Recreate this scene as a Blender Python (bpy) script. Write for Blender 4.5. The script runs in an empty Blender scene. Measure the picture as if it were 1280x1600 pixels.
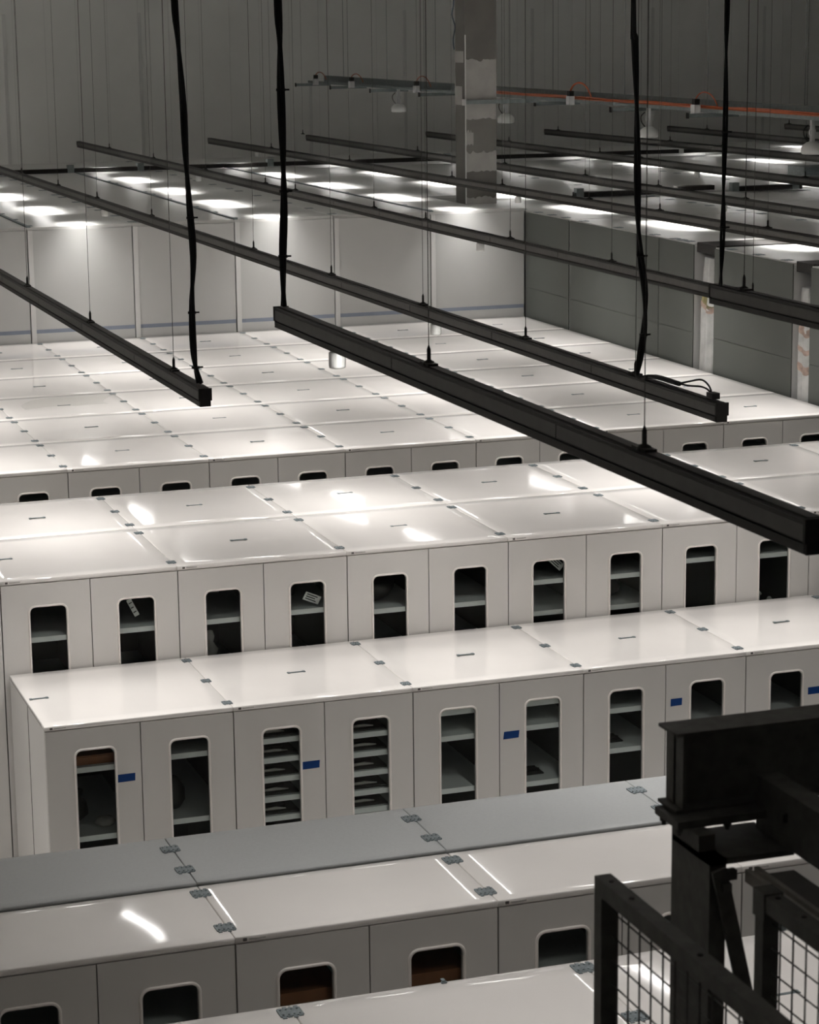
import bpy, bmesh, math, random
from mathutils import Vector, Matrix
random.seed(7)
scn = bpy.context.scene
col = scn.collection
# ------------------------------------------------------------------ camera
CAM = (0.0, 0.0, 5.7)
PITCH, YAW, ROLL, FPX = 0.20734281, 0.33150881, -0.01161738, 3662.218
cp, sp = math.cos(PITCH), math.sin(PITCH)
FW = Vector((math.sin(YAW)*cp, math.cos(YAW)*cp, -sp))
R0 = Vector((math.cos(YAW), -math.sin(YAW), 0)); U0 = R0.cross(FW)
RT = math.cos(ROLL)*R0 + math.sin(ROLL)*U0
UP = -math.sin(ROLL)*R0 + math.cos(ROLL)*U0
cd = bpy.data.cameras.new('camera'); cam = bpy.data.objects.new('camera', cd); col.objects.link(cam)
m = Matrix((RT, UP, -FW)).transposed().to_4x4(); m.translation = Vector(CAM)
cam.matrix_world = m
cd.sensor_fit = 'VERTICAL'; cd.sensor_height = 36.0; cd.lens = FPX/1600*36.0
cd.clip_start = 0.1; cd.clip_end = 200
cd.dof.use_dof = True; cd.dof.focus_distance = 15.5; cd.dof.aperture_fstop = 11
scn.camera = cam
# ------------------------------------------------------------------ world, exposure, lamps
w = bpy.data.worlds.new('world'); scn.world = w; w.use_nodes = True
w.node_tree.nodes['Background'].inputs[0].default_value = (0.9, 0.95, 1, 1)
w.node_tree.nodes['Background'].inputs[1].default_value = 0.0
LAMP_W = 12.2                      # radiant power of one lamp module in the rails
LAMP_COL = (1.0, 0.972, 0.94)
LAMP_SPREAD = math.radians(101)
scn.view_settings.view_transform = 'Standard'; scn.view_settings.look = 'None'
scn.view_settings.exposure = 0.0; scn.view_settings.gamma = 1.0
scn.view_settings.use_curve_mapping = False
scn.cycles.max_bounces = 10; scn.cycles.diffuse_bounces = 7; scn.cycles.glossy_bounces = 4
scn.cycles.transparent_max_bounces = 12; scn.cycles.sample_clamp_indirect = 6
scn.cycles.caustics_reflective = False; scn.cycles.use_denoising = True
# rows, rails and levels (metres)
LAMP_Y = [11.40 + 2.54*k for k in range(11)]
RAILS = [  # X, top z, near y, far y
    (2.97, 3.80, 11.93, 38.4), (5.25, 3.80, 10.44, 38.4), (7.57, 3.80, 10.2, 38.4), (10.14, 3.80, 14.5, 38.3),
    (11.48, 3.80, 16.6, 38.4), (13.63, 3.80, 19.5, 38.4), (16.15, 3.80, 22.8, 38.1), (18.0, 3.80, 26.5, 38.0), (20.1, 3.80, 31.0, 37.6),
  (0.69, 3.80, 11.9, 38.4)]

# ------------------------------------------------------------------ materials
def mat(name, base, rough=0.5, metal=0.0, spec=0.5, noise=None, bump=None, coat=0.0):
    M = bpy.data.materials.new(name); M.use_nodes = True
    nt = M.node_tree; b = nt.nodes['Principled BSDF']
    b.inputs['Base Color'].default_value = (*base, 1)
    b.inputs['Roughness'].default_value = rough; b.inputs['Metallic'].default_value = metal
    b.inputs['Specular IOR Level'].default_value = spec; b.inputs['Coat Weight'].default_value = coat
    b.inputs['Coat Roughness'].default_value = 0.06
    tc = nt.nodes.new('ShaderNodeTexCoord')
    if noise:
        sc_, amt = noise
        n = nt.nodes.new('ShaderNodeTexNoise'); n.inputs['Scale'].default_value = sc_; n.inputs['Detail'].default_value = 5
        nt.links.new(tc.outputs['Object'], n.inputs['Vector'])
        r = nt.nodes.new('ShaderNodeValToRGB')
        r.color_ramp.elements[0].position = 0.3; r.color_ramp.elements[1].position = 0.7
        r.color_ramp.elements[0].color = (*[c*(1-amt) for c in base], 1)
        r.color_ramp.elements[1].color = (*[min(1, c*(1+amt)) for c in base], 1)
        nt.links.new(n.outputs['Fac'], r.inputs['Fac']); nt.links.new(r.outputs['Color'], b.inputs['Base Color'])
    if bump:
        sc_, amt = bump
        n = nt.nodes.new('ShaderNodeTexNoise'); n.inputs['Scale'].default_value = sc_; n.inputs['Detail'].default_value = 3
        nt.links.new(tc.outputs['Object'], n.inputs['Vector'])
        bp = nt.nodes.new('ShaderNodeBump'); bp.inputs['Strength'].default_value = amt; bp.inputs['Distance'].default_value = 0.01
        nt.links.new(n.outputs['Fac'], bp.inputs['Height']); nt.links.new(bp.outputs['Normal'], b.inputs['Normal'])
    return M
def emit(name, colr, s):
    M = bpy.data.materials.new(name); M.use_nodes = True; nt = M.node_tree
    for n in list(nt.nodes): nt.nodes.remove(n)
    o = nt.nodes.new('ShaderNodeOutputMaterial'); e = nt.nodes.new('ShaderNodeEmission')
    e.inputs[0].default_value = (*colr, 1); e.inputs[1].default_value = s
    nt.links.new(e.outputs[0], o.inputs[0]); return M
def sheer(name, tint, alpha, rough=0.05):
    M = bpy.data.materials.new(name); M.use_nodes = True; nt = M.node_tree
    for n in list(nt.nodes): nt.nodes.remove(n)
    o = nt.nodes.new('ShaderNodeOutputMaterial'); mx = nt.nodes.new('ShaderNodeMixShader')
    t = nt.nodes.new('ShaderNodeBsdfTransparent'); t.inputs[0].default_value = (*tint, 1)
    p = nt.nodes.new('ShaderNodeBsdfPrincipled'); p.inputs['Base Color'].default_value = (*tint, 1); p.inputs['Roughness'].default_value = rough
    g = nt.nodes.new('ShaderNodeBsdfGlossy'); g.inputs['Roughness'].default_value = rough
    f = nt.nodes.new('ShaderNodeFresnel'); f.inputs[0].default_value = 1.17
    if alpha > 0:
        mx.inputs[0].default_value = alpha
        nt.links.new(t.outputs[0], mx.inputs[1]); nt.links.new(p.outputs[0], mx.inputs[2])
    else:
        nt.links.new(f.outputs[0], mx.inputs[0]); nt.links.new(t.outputs[0], mx.inputs[1]); nt.links.new(g.outputs[0], mx.inputs[2])
    nt.links.new(mx.outputs[0], o.inputs[0]); return M
M = dict(
    top=mat('white_enamel_top', (0.86, 0.826, 0.80), 0.075, spec=0.55, noise=(3.0, 0.015)),  # same enamel as the doors, lightened for the stronger light on tops
    bay_shade=mat('cabinet_inner_shade', (0.075, 0.08, 0.078), 0.6, spec=0.3, noise=(3, 0.08)),  # dark tone painted for the shade inside the cabinets
    greytop=mat('greyed_enamel_top', (0.47, 0.485, 0.49), 0.42, spec=0.4, noise=(60, 0.03)),  # greyed and roughened to stand for a duller reflection on these tops
    door=mat('white_enamel_door', (0.63, 0.61, 0.585), 0.34, spec=0.45, noise=(2.0, 0.015)),  # doors and carcass: the tops' enamel, darkened where less light falls
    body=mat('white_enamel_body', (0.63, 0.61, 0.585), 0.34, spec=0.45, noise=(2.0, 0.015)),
    rim=mat('window_rim_plastic', (0.80, 0.75, 0.71), 0.28, noise=(8, 0.02)),
    shelf=mat('shelf_enamel', (0.74, 0.76, 0.74), 0.4, noise=(4, 0.03)),
    glass=sheer('window_glass', (0.95, 0.97, 0.965), 0.0, 0.02),
    zinc=mat('zinc_plate', (0.20, 0.235, 0.25), 0.5, metal=0.4, noise=(90, 0.25)),
    slot=mat('slot_steel', (0.15, 0.18, 0.19), 0.5, metal=0.3, noise=(60, 0.2)),
    badge=mat('badge_print', (0.10, 0.09, 0.085), 0.6, noise=(50, 0.1)),
    badge2=mat('badge_print_pale', (0.42, 0.40, 0.38), 0.6, noise=(50, 0.1)),
    tall=mat('tall_cabinet_enamel', (0.41, 0.41, 0.40), 0.42, noise=(2, 0.02)),
    talltop=mat('tall_cabinet_top_enamel', (0.52, 0.52, 0.505), 0.32, noise=(2, 0.03)),
    tallend_shade=mat('tall_end_panel_shaded', (0.075, 0.08, 0.073), 0.6, spec=0.25, noise=(2, 0.03)),  # end panels darkened in colour where no direct light reaches them
    tallframe=mat('tall_frame_enamel', (0.53, 0.53, 0.515), 0.4, noise=(3, 0.02)),
    bluegrey=mat('rail_blue_grey', (0.20, 0.23, 0.29), 0.5, noise=(5, 0.05)),
    black=mat('rail_black', (0.017, 0.0155, 0.014), 0.55, spec=0.25, noise=(30, 0.2)),
    railside=mat('rail_side_charcoal', (0.075, 0.072, 0.067), 0.5, spec=0.3, noise=(20, 0.1)),
    cable=mat('cable_black', (0.007, 0.007, 0.007), 0.6, spec=0.2, noise=(40, 0.2)),
    wire=mat('steel_wire', (0.035, 0.033, 0.03), 0.5, metal=0.4, noise=(60, 0.2)),
    cyl=mat('sensor_white', (0.66, 0.66, 0.64), 0.4, noise=(8, 0.03)),
    steel=mat('mezzanine_black_paint', (0.10, 0.098, 0.09), 0.6, spec=0.25, noise=(25, 0.2)),
    steel2=mat('mezzanine_grey_edge', (0.40, 0.38, 0.35), 0.55, noise=(25, 0.1)),
    wall=mat('wall_panel_grey', (0.80, 0.80, 0.78), 0.75, spec=0.2, noise=(0.8, 0.05)),
    walldark=mat('wall_joint_grey', (0.66, 0.66, 0.645), 0.75, spec=0.2, noise=(2, 0.05)),
    ceil=mat('ceiling_grey', (0.86, 0.86, 0.85), 0.8, spec=0.2, noise=(1, 0.05)),
    floor=mat('floor_grey_resin', (0.60, 0.59, 0.575), 0.4, noise=(1.5, 0.06)),
    concrete=mat('column_board_grey', (0.135, 0.13, 0.12), 0.85, spec=0.2, noise=(3, 0.10)),
    plaster=mat('column_plaster', (0.36, 0.35, 0.335), 0.85, spec=0.2, noise=(5, 0.10), bump=(12, 0.3)),
    tray=mat('galvanised_tray', (0.20, 0.225, 0.225), 0.5, metal=0.5, noise=(20, 0.15)),
    orange=mat('orange_cable', (0.42, 0.085, 0.022), 0.5, noise=(20, 0.1)),
    whitebox=mat('junction_white', (0.62, 0.62, 0.62), 0.5, noise=(10, 0.05)),
    tape=mat('blue_tape', (0.0, 0.035, 0.17), 0.6, spec=0.25, noise=(40, 0.08)),
    paper=mat('paper_tag', (0.62, 0.62, 0.60), 0.7, noise=(20, 0.05)),
    ink=mat('tag_ink', (0.05, 0.05, 0.05), 0.8, noise=(20, 0.1)),
    brown=mat('brown_board', (0.25, 0.10, 0.042), 0.7, noise=(12, 0.12)),
    darkobj=mat('dark_object', (0.025, 0.023, 0.02), 0.45, noise=(14, 0.4)),
    paleobj=mat('pale_wrapping', (0.55, 0.54, 0.50), 0.25, noise=(12, 0.15), bump=(30, 0.6)),
    film=sheer('clear_film', (0.93, 0.93, 0.92), 0.09, 0.12),
    wrap=mat('plastic_wrap', (0.36, 0.36, 0.35), 0.28, noise=(7, 0.25), bump=(9, 0.5)),
    wrapband=mat('wrapped_cloth_band', (0.30, 0.15, 0.09), 0.5, noise=(16, 0.5), bump=(14, 0.5)),
    lens=emit('lamp_lens_glow', LAMP_COL, 22.0),
    led=emit('indicator_glow', (1, 1, 1), 5.0),
)
# ------------------------------------------------------------------ mesh helpers
class MB:
    def __init__(s): s.v = []; s.f = []; s.sm = []; s.mi = []
    def add(s, vs, fs, smooth=False, mi=0):
        o = len(s.v); s.v += [tuple(p) for p in vs]
        s.f += [tuple(i+o for i in f) for f in fs]; s.sm += [smooth]*len(fs); s.mi += [mi]*len(fs)
        return s
    def box(s, x0, x1, y0, y1, z0, z1, mi=0):
        vs = [(x0,y0,z0),(x1,y0,z0),(x1,y1,z0),(x0,y1,z0),(x0,y0,z1),(x1,y0,z1),(x1,y1,z1),(x0,y1,z1)]
        return s.add(vs, [(0,3,2,1),(4,5,6,7),(0,1,5,4),(1,2,6,5),(2,3,7,6),(3,0,4,7)], False, mi)
    def obox(s, c, ax, ay, az, hx, hy, hz, mi=0):
        c = Vector(c); ax, ay, az = Vector(ax), Vector(ay), Vector(az); vs = []
        for k in (-1, 1):
            for a, b in ((-1,-1),(1,-1),(1,1),(-1,1)): vs.append(c + ax*hx*a + ay*hy*b + az*hz*k)
        return s.add(vs, [(0,3,2,1),(4,5,6,7),(0,1,5,4),(1,2,6,5),(2,3,7,6),(3,0,4,7)], False, mi)
    def tube(s, pts, r, n=8, mi=0):
        pts = [Vector(p) for p in pts]; rr = r if isinstance(r, (list, tuple)) else [r]*len(pts)
        vs = []; ref = None
        for i, p in enumerate(pts):
            t = (pts[min(i+1, len(pts)-1)] - pts[max(i-1, 0)]).normalized()
            if ref is None: ref = t.orthogonal().normalized()
            u = (ref - t*ref.dot(t)).normalized(); ref = u; q = t.cross(u)
            for k in range(n):
                a = 2*math.pi*k/n; vs.append(p + (u*math.cos(a)+q*math.sin(a))*rr[i])
        fs = [(i*n+k, i*n+(k+1) % n, (i+1)*n+(k+1) % n, (i+1)*n+k) for i in range(len(pts)-1) for k in range(n)]
        s.add(vs, fs, True, mi)
        o = len(s.v)-len(vs)
        s.f += [tuple(o+k for k in reversed(range(n))), tuple(o+(len(pts)-1)*n+k for k in range(n))]; s.sm += [False]*2; s.mi += [mi]*2
        return s
    def lathe(s, c, prof, n=20, mi=0):
        vs = [(c[0]+r*math.cos(2*math.pi*k/n), c[1]+r*math.sin(2*math.pi*k/n), c[2]+z) for r, z in prof for k in range(n)]
        fs = [(i*n+k, i*n+(k+1) % n, (i+1)*n+(k+1) % n, (i+1)*n+k) for i in range(len(prof)-1) for k in range(n)]
        s.add(vs, fs, True, mi); o = len(s.v)-len(vs)
        s.f += [tuple(o+k for k in reversed(range(n))), tuple(o+(len(prof)-1)*n+k for k in range(n))]; s.sm += [False]*2; s.mi += [mi]*2
        return s
    def mesh(s, name, mats):
        me = bpy.data.meshes.new(name); me.from_pydata(s.v, [], s.f)
        for mm in (mats if isinstance(mats, (list, tuple)) else [mats]): me.materials.append(mm)
        me.polygons.foreach_set('use_smooth', s.sm); me.polygons.foreach_set('material_index', s.mi)
        me.update(); return me
def obj(name, me, parent=None, loc=(0,0,0), label=None):
    o = bpy.data.objects.new(name, me); col.objects.link(o); o.location = loc
    if parent: o.parent = parent
    if label: o['label'] = label
    return o
def build(name, mb, mats, parent=None, loc=(0,0,0), label=None): return obj(name, mb.mesh(name, mats), parent, loc, label)
def tag(o, label, cat, group=None, kind=None):
    o['label'] = label; o['category'] = cat
    if group: o['group'] = group
    if kind: o['kind'] = kind
    return o
def thing(name, loc, label, cat, group=None):
    o = bpy.data.objects.new(name, None); col.objects.link(o); o.location = loc; o.empty_display_size = 0.1
    return tag(o, label, cat, group)
def struct(name, mb, mats):
    o = build(name, mb, mats); o['kind'] = 'structure'; return o
def ordw(n): return ['first','second','third','fourth','fifth','sixth','seventh','eighth','ninth','tenth','eleventh','twelfth'][n]

# ------------------------------------------------------------------ room shell
XL, XR, YN, YF, ZC = -6.0, 27.0, -5.0, 41.2, 7.8
struct('floor', MB().box(XL, XR, YN, YF, -0.2, 0.0), M['floor'])
struct('ceiling', MB().box(XL, XR, YN, YF, ZC, ZC+0.2), M['ceil'])
wb = MB().box(XL, XR, YF, YF+0.2, 0, ZC)
for x in (6.9, 9.276, 12.383, 14.195, 16.7, 19.148, 21.5):           # upright joints between the wall panels
    wb.box(x-0.028, x+0.028, YF-0.02, YF, 2.0, 5.86 if x not in (12.383,) else 4.6, 1)
for i in range(44):
    x = 1.0+i*0.55
    wb.box(x-0.004, x+0.004, YF-0.004, YF, 0, ZC, 1)
struct('wall_back', wb, [M['wall'], M['walldark']])
struct('wall_left', MB().box(XL-0.2, XL, YN, YF, 0, ZC), M['wall'])
struct('wall_right', MB().box(XR, XR+0.2, YN, YF, 0, ZC), M['wall'])
struct('wall_front', MB().box(XL, XR, YN-0.2, YN, 0, ZC), M['wall'])

# ------------------------------------------------------------------ cabinets
def top_mesh(wd, dp, th, bow, key, cut=None):
    """lid: thin folded sheet whose face is very slightly bowed, with a rounded edge"""
    nx, ny = 14, 12; r = 0.005; mb = MB(); vs = []
    rnd = random.Random(key); ph = rnd.uniform(0, 6.28); tw = rnd.uniform(-1, 1)
    def zz(u, v):
        e = (1-u*u)*(1-v*v)
        return bow*e*(1+0.5*tw*u+0.4*math.sin(ph+2*v))
    for j in range(ny+1):
        for i in range(nx+1):
            u, v = -1+2*i/nx, -1+2*j/ny
            vs.append((r+(wd-2*r)*(u+1)/2, r+(dp-2*r)*(v+1)/2, zz(u, v)))
    fs = [(j*(nx+1)+i, j*(nx+1)+i+1, (j+1)*(nx+1)+i+1, (j+1)*(nx+1)+i) for j in range(ny) for i in range(nx)]
    per = [i for i in range(nx+1)] + [j*(nx+1)+nx for j in range(1, ny+1)] + [ny*(nx+1)+i for i in range(nx-1, -1, -1)] + [j*(nx+1) for j in range(ny-1, 0, -1)]
    n0 = len(vs); N = len(per)
    for dz, off in ((-r*0.3, r*0.7), (-r, r), (-th, r)):
        for k in per:
            x, y, z = vs[k]
            px = x + (off if x > wd-2*r else (-off if x < 2*r else 0)); py = y + (off if y > dp-2*r else (-off if y < 2*r else 0))
            vs.append((px, py, dz))
    ring = per
    nf = len(fs)
    for l in range(3):
        nxt = [n0+l*N+k for k in range(N)]
        fs += [(ring[(k+1) % N], ring[k], nxt[k], nxt[(k+1) % N]) for k in range(N)]
        ring = nxt
    fs.append(tuple(reversed(ring)))
    mb.add(vs, fs, True); mb.sm[-1] = False
    return mb
def round_rect(x0, x1, z0, z1, r, seg=5):
    pts = []
    for cx, cz, a0 in ((x1-r, z0+r, -90), (x1-r, z1-r, 0), (x0+r, z1-r, 90), (x0+r, z0+r, 180)):
        for k in range(seg+1):
            a = math.radians(a0+90*k/seg); pts.append((cx+r*math.cos(a), cz+r*math.sin(a)))
    return pts
def door_mesh(wd, z0, z1, win, t=0.022):
    mb = MB(); wx0, wx1, wz0, wz1, r = win
    inn = round_rect(wx0, wx1, wz0, wz1, r); n = len(inn); s = n//4
    out = []
    for q, (cx, cz) in enumerate(((wd, z0), (wd, z1), (0, z1), (0, z0))):
        for k in range(s): out.append((cx, cz))
    vs = []
    for y in (0, t):
        vs += [(x, y, z) for x, z in inn]
    c = [(wd, z0), (wd, z1), (0, z1), (0, z0)]
    for y in (0, t): vs += [(x, y, z) for x, z in c]
    F0, B0, CF, CB = 0, n, 2*n, 2*n+4; fs = []
    for q in range(4):
        for k in range(s-1): fs.append((CF+q, F0+(q*s+k+1) % n, F0+q*s+k)); fs.append((CB+q, B0+q*s+k, B0+(q*s+k+1) % n))
        a, b = q*s+s-1, (q*s+s) % n
        fs.append((CF+q, CF+(q+1) % 4, F0+b, F0+a)); fs.append((CB+q, B0+a, B0+b, CB+(q+1) % 4))
        fs.append((CF+q, CB+q, CB+(q+1) % 4, CF+(q+1) % 4))
    for k in range(n): fs.append((F0+k, F0+(k+1) % n, B0+(k+1) % n, B0+k))
    mb.add(vs, fs); return mb
def rim_mesh(win, wdt=0.014, proud=0.009):
    wx0, wx1, wz0, wz1, r = win; mb = MB()
    prof = [(0.0, 0.010), (0.0, -proud*0.6), (wdt*0.25, -proud), (wdt*0.75, -proud), (wdt, -proud*0.5), (wdt, 0.0)]
    rings = [[(x, y, z) for x, z in round_rect(wx0-o, wx1+o, wz0-o, wz1+o, r+o)] for o, y in prof]
    n = len(rings[0]); vs = [p for rg in rings for p in rg]
    fs = [(i*n+k, (i+1)*n+k, (i+1)*n+(k+1) % n, i*n+(k+1) % n) for i in range(len(rings)-1) for k in range(n)]
    mb.add(vs, fs, True); return mb
def plate_mesh(sx, sy):
    mb = MB(); mb.box(-sx*0.5, sx*0.5, -sy*0.34, sy*0.34, 0, 0.004)
    for i, x in enumerate((-0.36, -0.12, 0.12, 0.36)):
        mb.box(sx*(x-0.09), sx*(x+0.09), sy*0.34, sy*(0.5 if i % 2 else 0.43), 0, 0.003)
        mb.box(sx*(x-0.09), sx*(x+0.09), -sy*(0.43 if i % 2 else 0.5), -sy*0.34, 0, 0.003)
        for y in (-0.22, 0.22): mb.lathe((sx*x, sy*y, 0.004), [(0.0045, 0), (0.0035, 0.003)], 6)
    return mb
CACHE = {}
def cached(key, fn, name, mt):
    if key not in CACHE: CACHE[key] = fn().mesh(name, mt)
    return CACHE[key]
def slot_mb():
    b = MB().box(-0.05, 0.05, -0.008, 0.008, 0, 0.004)
    for x in (-0.052, 0.052): b.box(x-0.009, x+0.009, -0.014, 0.014, 0, 0.005)
    return b
LID = 0.028
def cabinet(x, y, wd, dp, h, label, group, clips_y, front=True, wz=None, shelves=(None, None), topm='top', slot=True, clip=(0.062, 0.085),
            clip_right=True, slot_y=0.5, seed=0, side_seam=False, clip_left=False, badge=True, slot_x=0.5):
    t = thing('storage_cabinet', (x, y, 0), label, 'cabinet', group)
    g = 0.004; k = (round(wd, 3), round(dp, 3), round(h, 3), front, side_seam)
    def body():
        b = MB(); z1 = h-LID; a = 0.018; fy = 0.026 if front else g
        b.box(g, g+a, fy, dp-g, 0.0, z1); b.box(wd-g-a, wd-g, fy, dp-g, 0.0, z1)
        b.box(g+a, wd-g-a, dp-g-a, dp-g, 0.0, z1); b.box(g+a, wd-g-a, fy, dp-g-a, 0.0, 0.09)
        b.box(g+a, wd-g-a, fy, dp-g-a, z1-0.012, z1-0.002)
        if front: b.box(wd/2-0.008, wd/2+0.008, fy+0.004, dp-g-a, 0.09, z1-0.012)
        else: b.box(g+a, wd-g-a, g, g+a, 0.09, z1-0.012)
        return b
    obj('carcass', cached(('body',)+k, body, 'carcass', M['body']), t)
    if side_seam: build('side_joint', MB().box(g-0.0025, g, dp*0.47, dp*0.47+0.008, 0.0, h-LID), M['badge'], t)
    var = seed % 6; bow = (-0.0030, 0.0022, -0.0012, 0.0035, -0.0040, 0.0012)[var]
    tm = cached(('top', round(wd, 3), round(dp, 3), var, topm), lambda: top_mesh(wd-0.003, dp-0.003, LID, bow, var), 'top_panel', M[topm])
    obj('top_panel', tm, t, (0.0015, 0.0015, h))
    pm = cached(('clip', clip), lambda: plate_mesh(*clip), 'connector_plate', M['zinc'])
    for cy in clips_y:
        if clip_right: obj('connector_plate', pm, t, (wd-0.012, cy-y, h+0.0005))
    if slot: obj('lifting_slot', cached('slot', slot_mb, 'lifting_slot', M['slot']), t, (wd*slot_x, dp*slot_y, h-0.0005+max(0, bow)))
    if front:
        dw = wd/2-0.007; dz0, dz1 = 0.05, h-LID-0.006
        win = (0.186, 0.428, wz[0], wz[1], 0.036)
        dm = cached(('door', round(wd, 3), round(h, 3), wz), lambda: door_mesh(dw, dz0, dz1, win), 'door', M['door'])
        rm = cached(('rim', wz), lambda: rim_mesh(win), 'window_rim', M['rim'])
        gm = cached(('glass', wz), lambda: MB().box(win[0]-0.01, win[1]+0.01, 0.012, 0.016, win[2]-0.01, win[3]+0.01), 'glass_pane', M['glass'])
        for q in (0, 1):
            d = obj('door', dm, t, (0.005 + q*(wd/2-0.001), 0, 0))
            obj('window_rim', rm, d); obj('glass_pane', gm, d)
            sh = shelves[q]
            for z in (sh or ()):
                sm_ = cached(('shelf', round(dp, 3), round(wd, 3)), lambda: MB().box(0, wd/2-0.034, 0.036, dp-0.03, -0.035, 0.0), 'shelf', M['shelf'])
                obj('shelf', sm_, t, (0.023 + q*(wd/2-0.013), 0, z))
        def bay_shade():
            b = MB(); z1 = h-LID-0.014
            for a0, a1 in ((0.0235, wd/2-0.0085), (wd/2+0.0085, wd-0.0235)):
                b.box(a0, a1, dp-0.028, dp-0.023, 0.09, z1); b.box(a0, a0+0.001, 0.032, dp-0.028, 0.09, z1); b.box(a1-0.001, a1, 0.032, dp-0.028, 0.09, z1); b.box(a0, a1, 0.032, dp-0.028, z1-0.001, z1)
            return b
        obj('shading', cached(('bay_shade',)+k, bay_shade, 'shading', M['bay_shade']), t, label='dark inner lining')  # dark sheets added to stand for the deep shade in the bays
        if badge:
            build('badge', MB().box(0.035, 0.052, -0.0022, 0.0014, h-0.021, h-0.008, 0).box(0.062, 0.135, -0.0020, 0.0014, h-0.017, h-0.011, 1), [M['badge'], M['badge2']], t)
    return t
# ---- nearest row, only its top in the frame
Z6 = 2.075
w6 = 1.19
for i, n in enumerate((-1, 0, 1)):
    x = 2.232+w6*n
    cabinet(x, 6.65, w6, 1.305, Z6, ['white cabinet top in the bottom left corner, left of its first joint plate',
            'white cabinet top at the bottom edge, between two zinc joint plates',
            'white cabinet top at the bottom edge, behind the black wire mesh'][i],
            'nearest row of cabinets', (7.885, 7.40, 6.85), False, slot=True, clip=(0.09, 0.10), seed=i+1, slot_y=0.56)
build('hinge_stub', MB().box(0, 0.022, 0, 0.012, 0, 0.006).box(0.004, 0.018, 0.004, 0.03, 0.006, 0.010), M['slot'], None, (2.84, 7.935, Z6))
tag(bpy.data.objects['hinge_stub'], 'tiny metal bracket lying on the nearest white cabinet top', 'bracket')
# ---- near double row: white front half, greyed back half
Z5 = 1.882; Y5 = 9.127
pos5 = ['at the left edge of the photo', 'with a brown box in both windows', 'just left of the black steel post', 'partly hidden by the black steel post']
for i, n in enumerate((-1, 0, 1, 2)):
    x = 2.334+1.2*n
    cabinet(x, Y5, 1.2, 0.65, Z5, 'dim white windowed cabinet in the near double row, '+pos5[i], 'front half of the near double row',
            (9.68, 9.25), True, (0.55, 1.70), ((1.50, 1.1), (1.50, 1.1)), slot=False, clip=(0.085, 0.10), seed=(3, 2, 5, 3)[i])
    cabinet(x, Y5+0.668, 1.2, 0.63, Z5+0.011, 'cabinet with reflection-greyed top backing the near double row, '+['at the left edge','second from the left','third from the left','nearest the black steel post'][i],
            'grey back half of the near double row', (10.26, 9.97), False, topm='greytop', slot=False, clip=(0.085, 0.095), seed=i+2)
# ---- low row with blue tape
Z3 = 1.466; Y3 = 13.805
sh3 = [((1.17, 0.72), (1.19, 0.76)), ((1.22, 1.09, 0.96, 0.83, 0.70), (1.19, 1.06, 0.93, 0.80, 0.68)), ((1.275, 1.10, 0.74), (1.275, 1.11, 0.72)), ((1.16, 0.88), (1.0, 0.80)), ((1.0, 0.7), (1.0, 0.7))]
lab3 = ['low white cabinet at the left end of its row, bare side panel showing', 'low white cabinet with closely stacked shelves in both windows',
        'low white cabinet in the middle of the blue taped row, second window beside tape', 'low white cabinet whose right door top shows above the black beam, tape left of window',
        'low white cabinet at the right edge, tape right of its window']
for n in range(5):
    cabinet(2.36+1.2*n, Y3, 1.2, 1.26, Z3, lab3[n], 'low row of cabinets with blue tape', (13.91, 14.45, 14.98), True, (0.22, 1.29), sh3[n], seed=(1, 2, 4, 2, 4)[n], side_seam=(n == 0), slot_x=0.07 if n == 0 else 0.5)
# ---- taller double row behind it
Z2 = 2.1
sh2 = [((1.69, 1.2), (1.695, 1.2)), ((1.70, 1.2), (1.71, 1.2)), ((1.66, 1.3), (1.65, 1.3)), ((1.76, 1.53), (1.75, 1.52)), ((1.815, 1.2), (1.80, 1.2)), ((1.7,), (1.7,))]
for i, n in enumerate((-1, 0, 1, 2, 3, 4, 5)):
    x = 2.331+1.2*n
    s = sh2[max(0, n)] if n >= 0 else ((1.7,), (1.7,))
    fl = ['left end, only its right door edge in view', 'leftmost with both windows in view', 'second window pair from the left, white figure inside', 'third window pair from the left, bowl on its shelf',
          'fourth window pair, paper tag in its left window', 'fifth window pair, under the end of the black rail', 'at the right edge, beyond the rail end'][i]
    cabinet(x, 15.09, 1.2, 1.285, Z2, 'white cabinet behind the low row, '+fl, 'bright double row, window side', (15.22, 16.22), True, (0.55, 1.905), s, seed=(2, 1, 4, 3, 0, 4, 2)[i], slot_x=0.11 if n == 0 else 0.5)
    if n >= 0:
        cabinet(x, 16.385, 1.2, 1.28, Z2, 'white cabinet in the back half of the bright double row, '+ordw(i-1)+' top from the left', 'bright double row, back half',
                (16.52, 17.03, 17.55), False, seed=(4, 1, 3, 5, 0, 4)[i-1])
cabinet(2.331+7.2, 16.385, 1.2, 1.28, Z2, 'white cabinet in the back half of the bright double row, cut by the right edge', 'bright double row, back half', (16.52, 17.03, 17.55), False, seed=2)
# ---- big packed block
YB = [18.87, 20.17, 21.49, 22.78, 24.09, 25.43, 26.72]
for r in range(6):
    wF = 1.2; x0 = 3.517
    for n in range(-1 if r < 3 else 0, 6):
        i = n+1
        d = YB[r+1]-YB[r]-0.006
        cy = (YB[r]+0.13, YB[r]+0.66, YB[r]+1.18)
        if r == 0:
            lb = 'white windowed cabinet along the front of the packed block, %s from the left' % ordw(i)
        else:
            lb = 'white cabinet top in the packed block, %s line from its front, %s from the left' % (ordw(r), ordw(i if r < 3 else i-1))
        cabinet(x0+wF*n, YB[r], wF, d, Z2, lb, 'packed block, front line' if r == 0 else 'packed block, %s line' % ordw(r), cy, r == 0, (0.55, 1.915), ((1.80, 1.5), (1.80, 1.5)), seed=(r*5+n*7+3) % 6, clip_right=n < 5)

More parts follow.
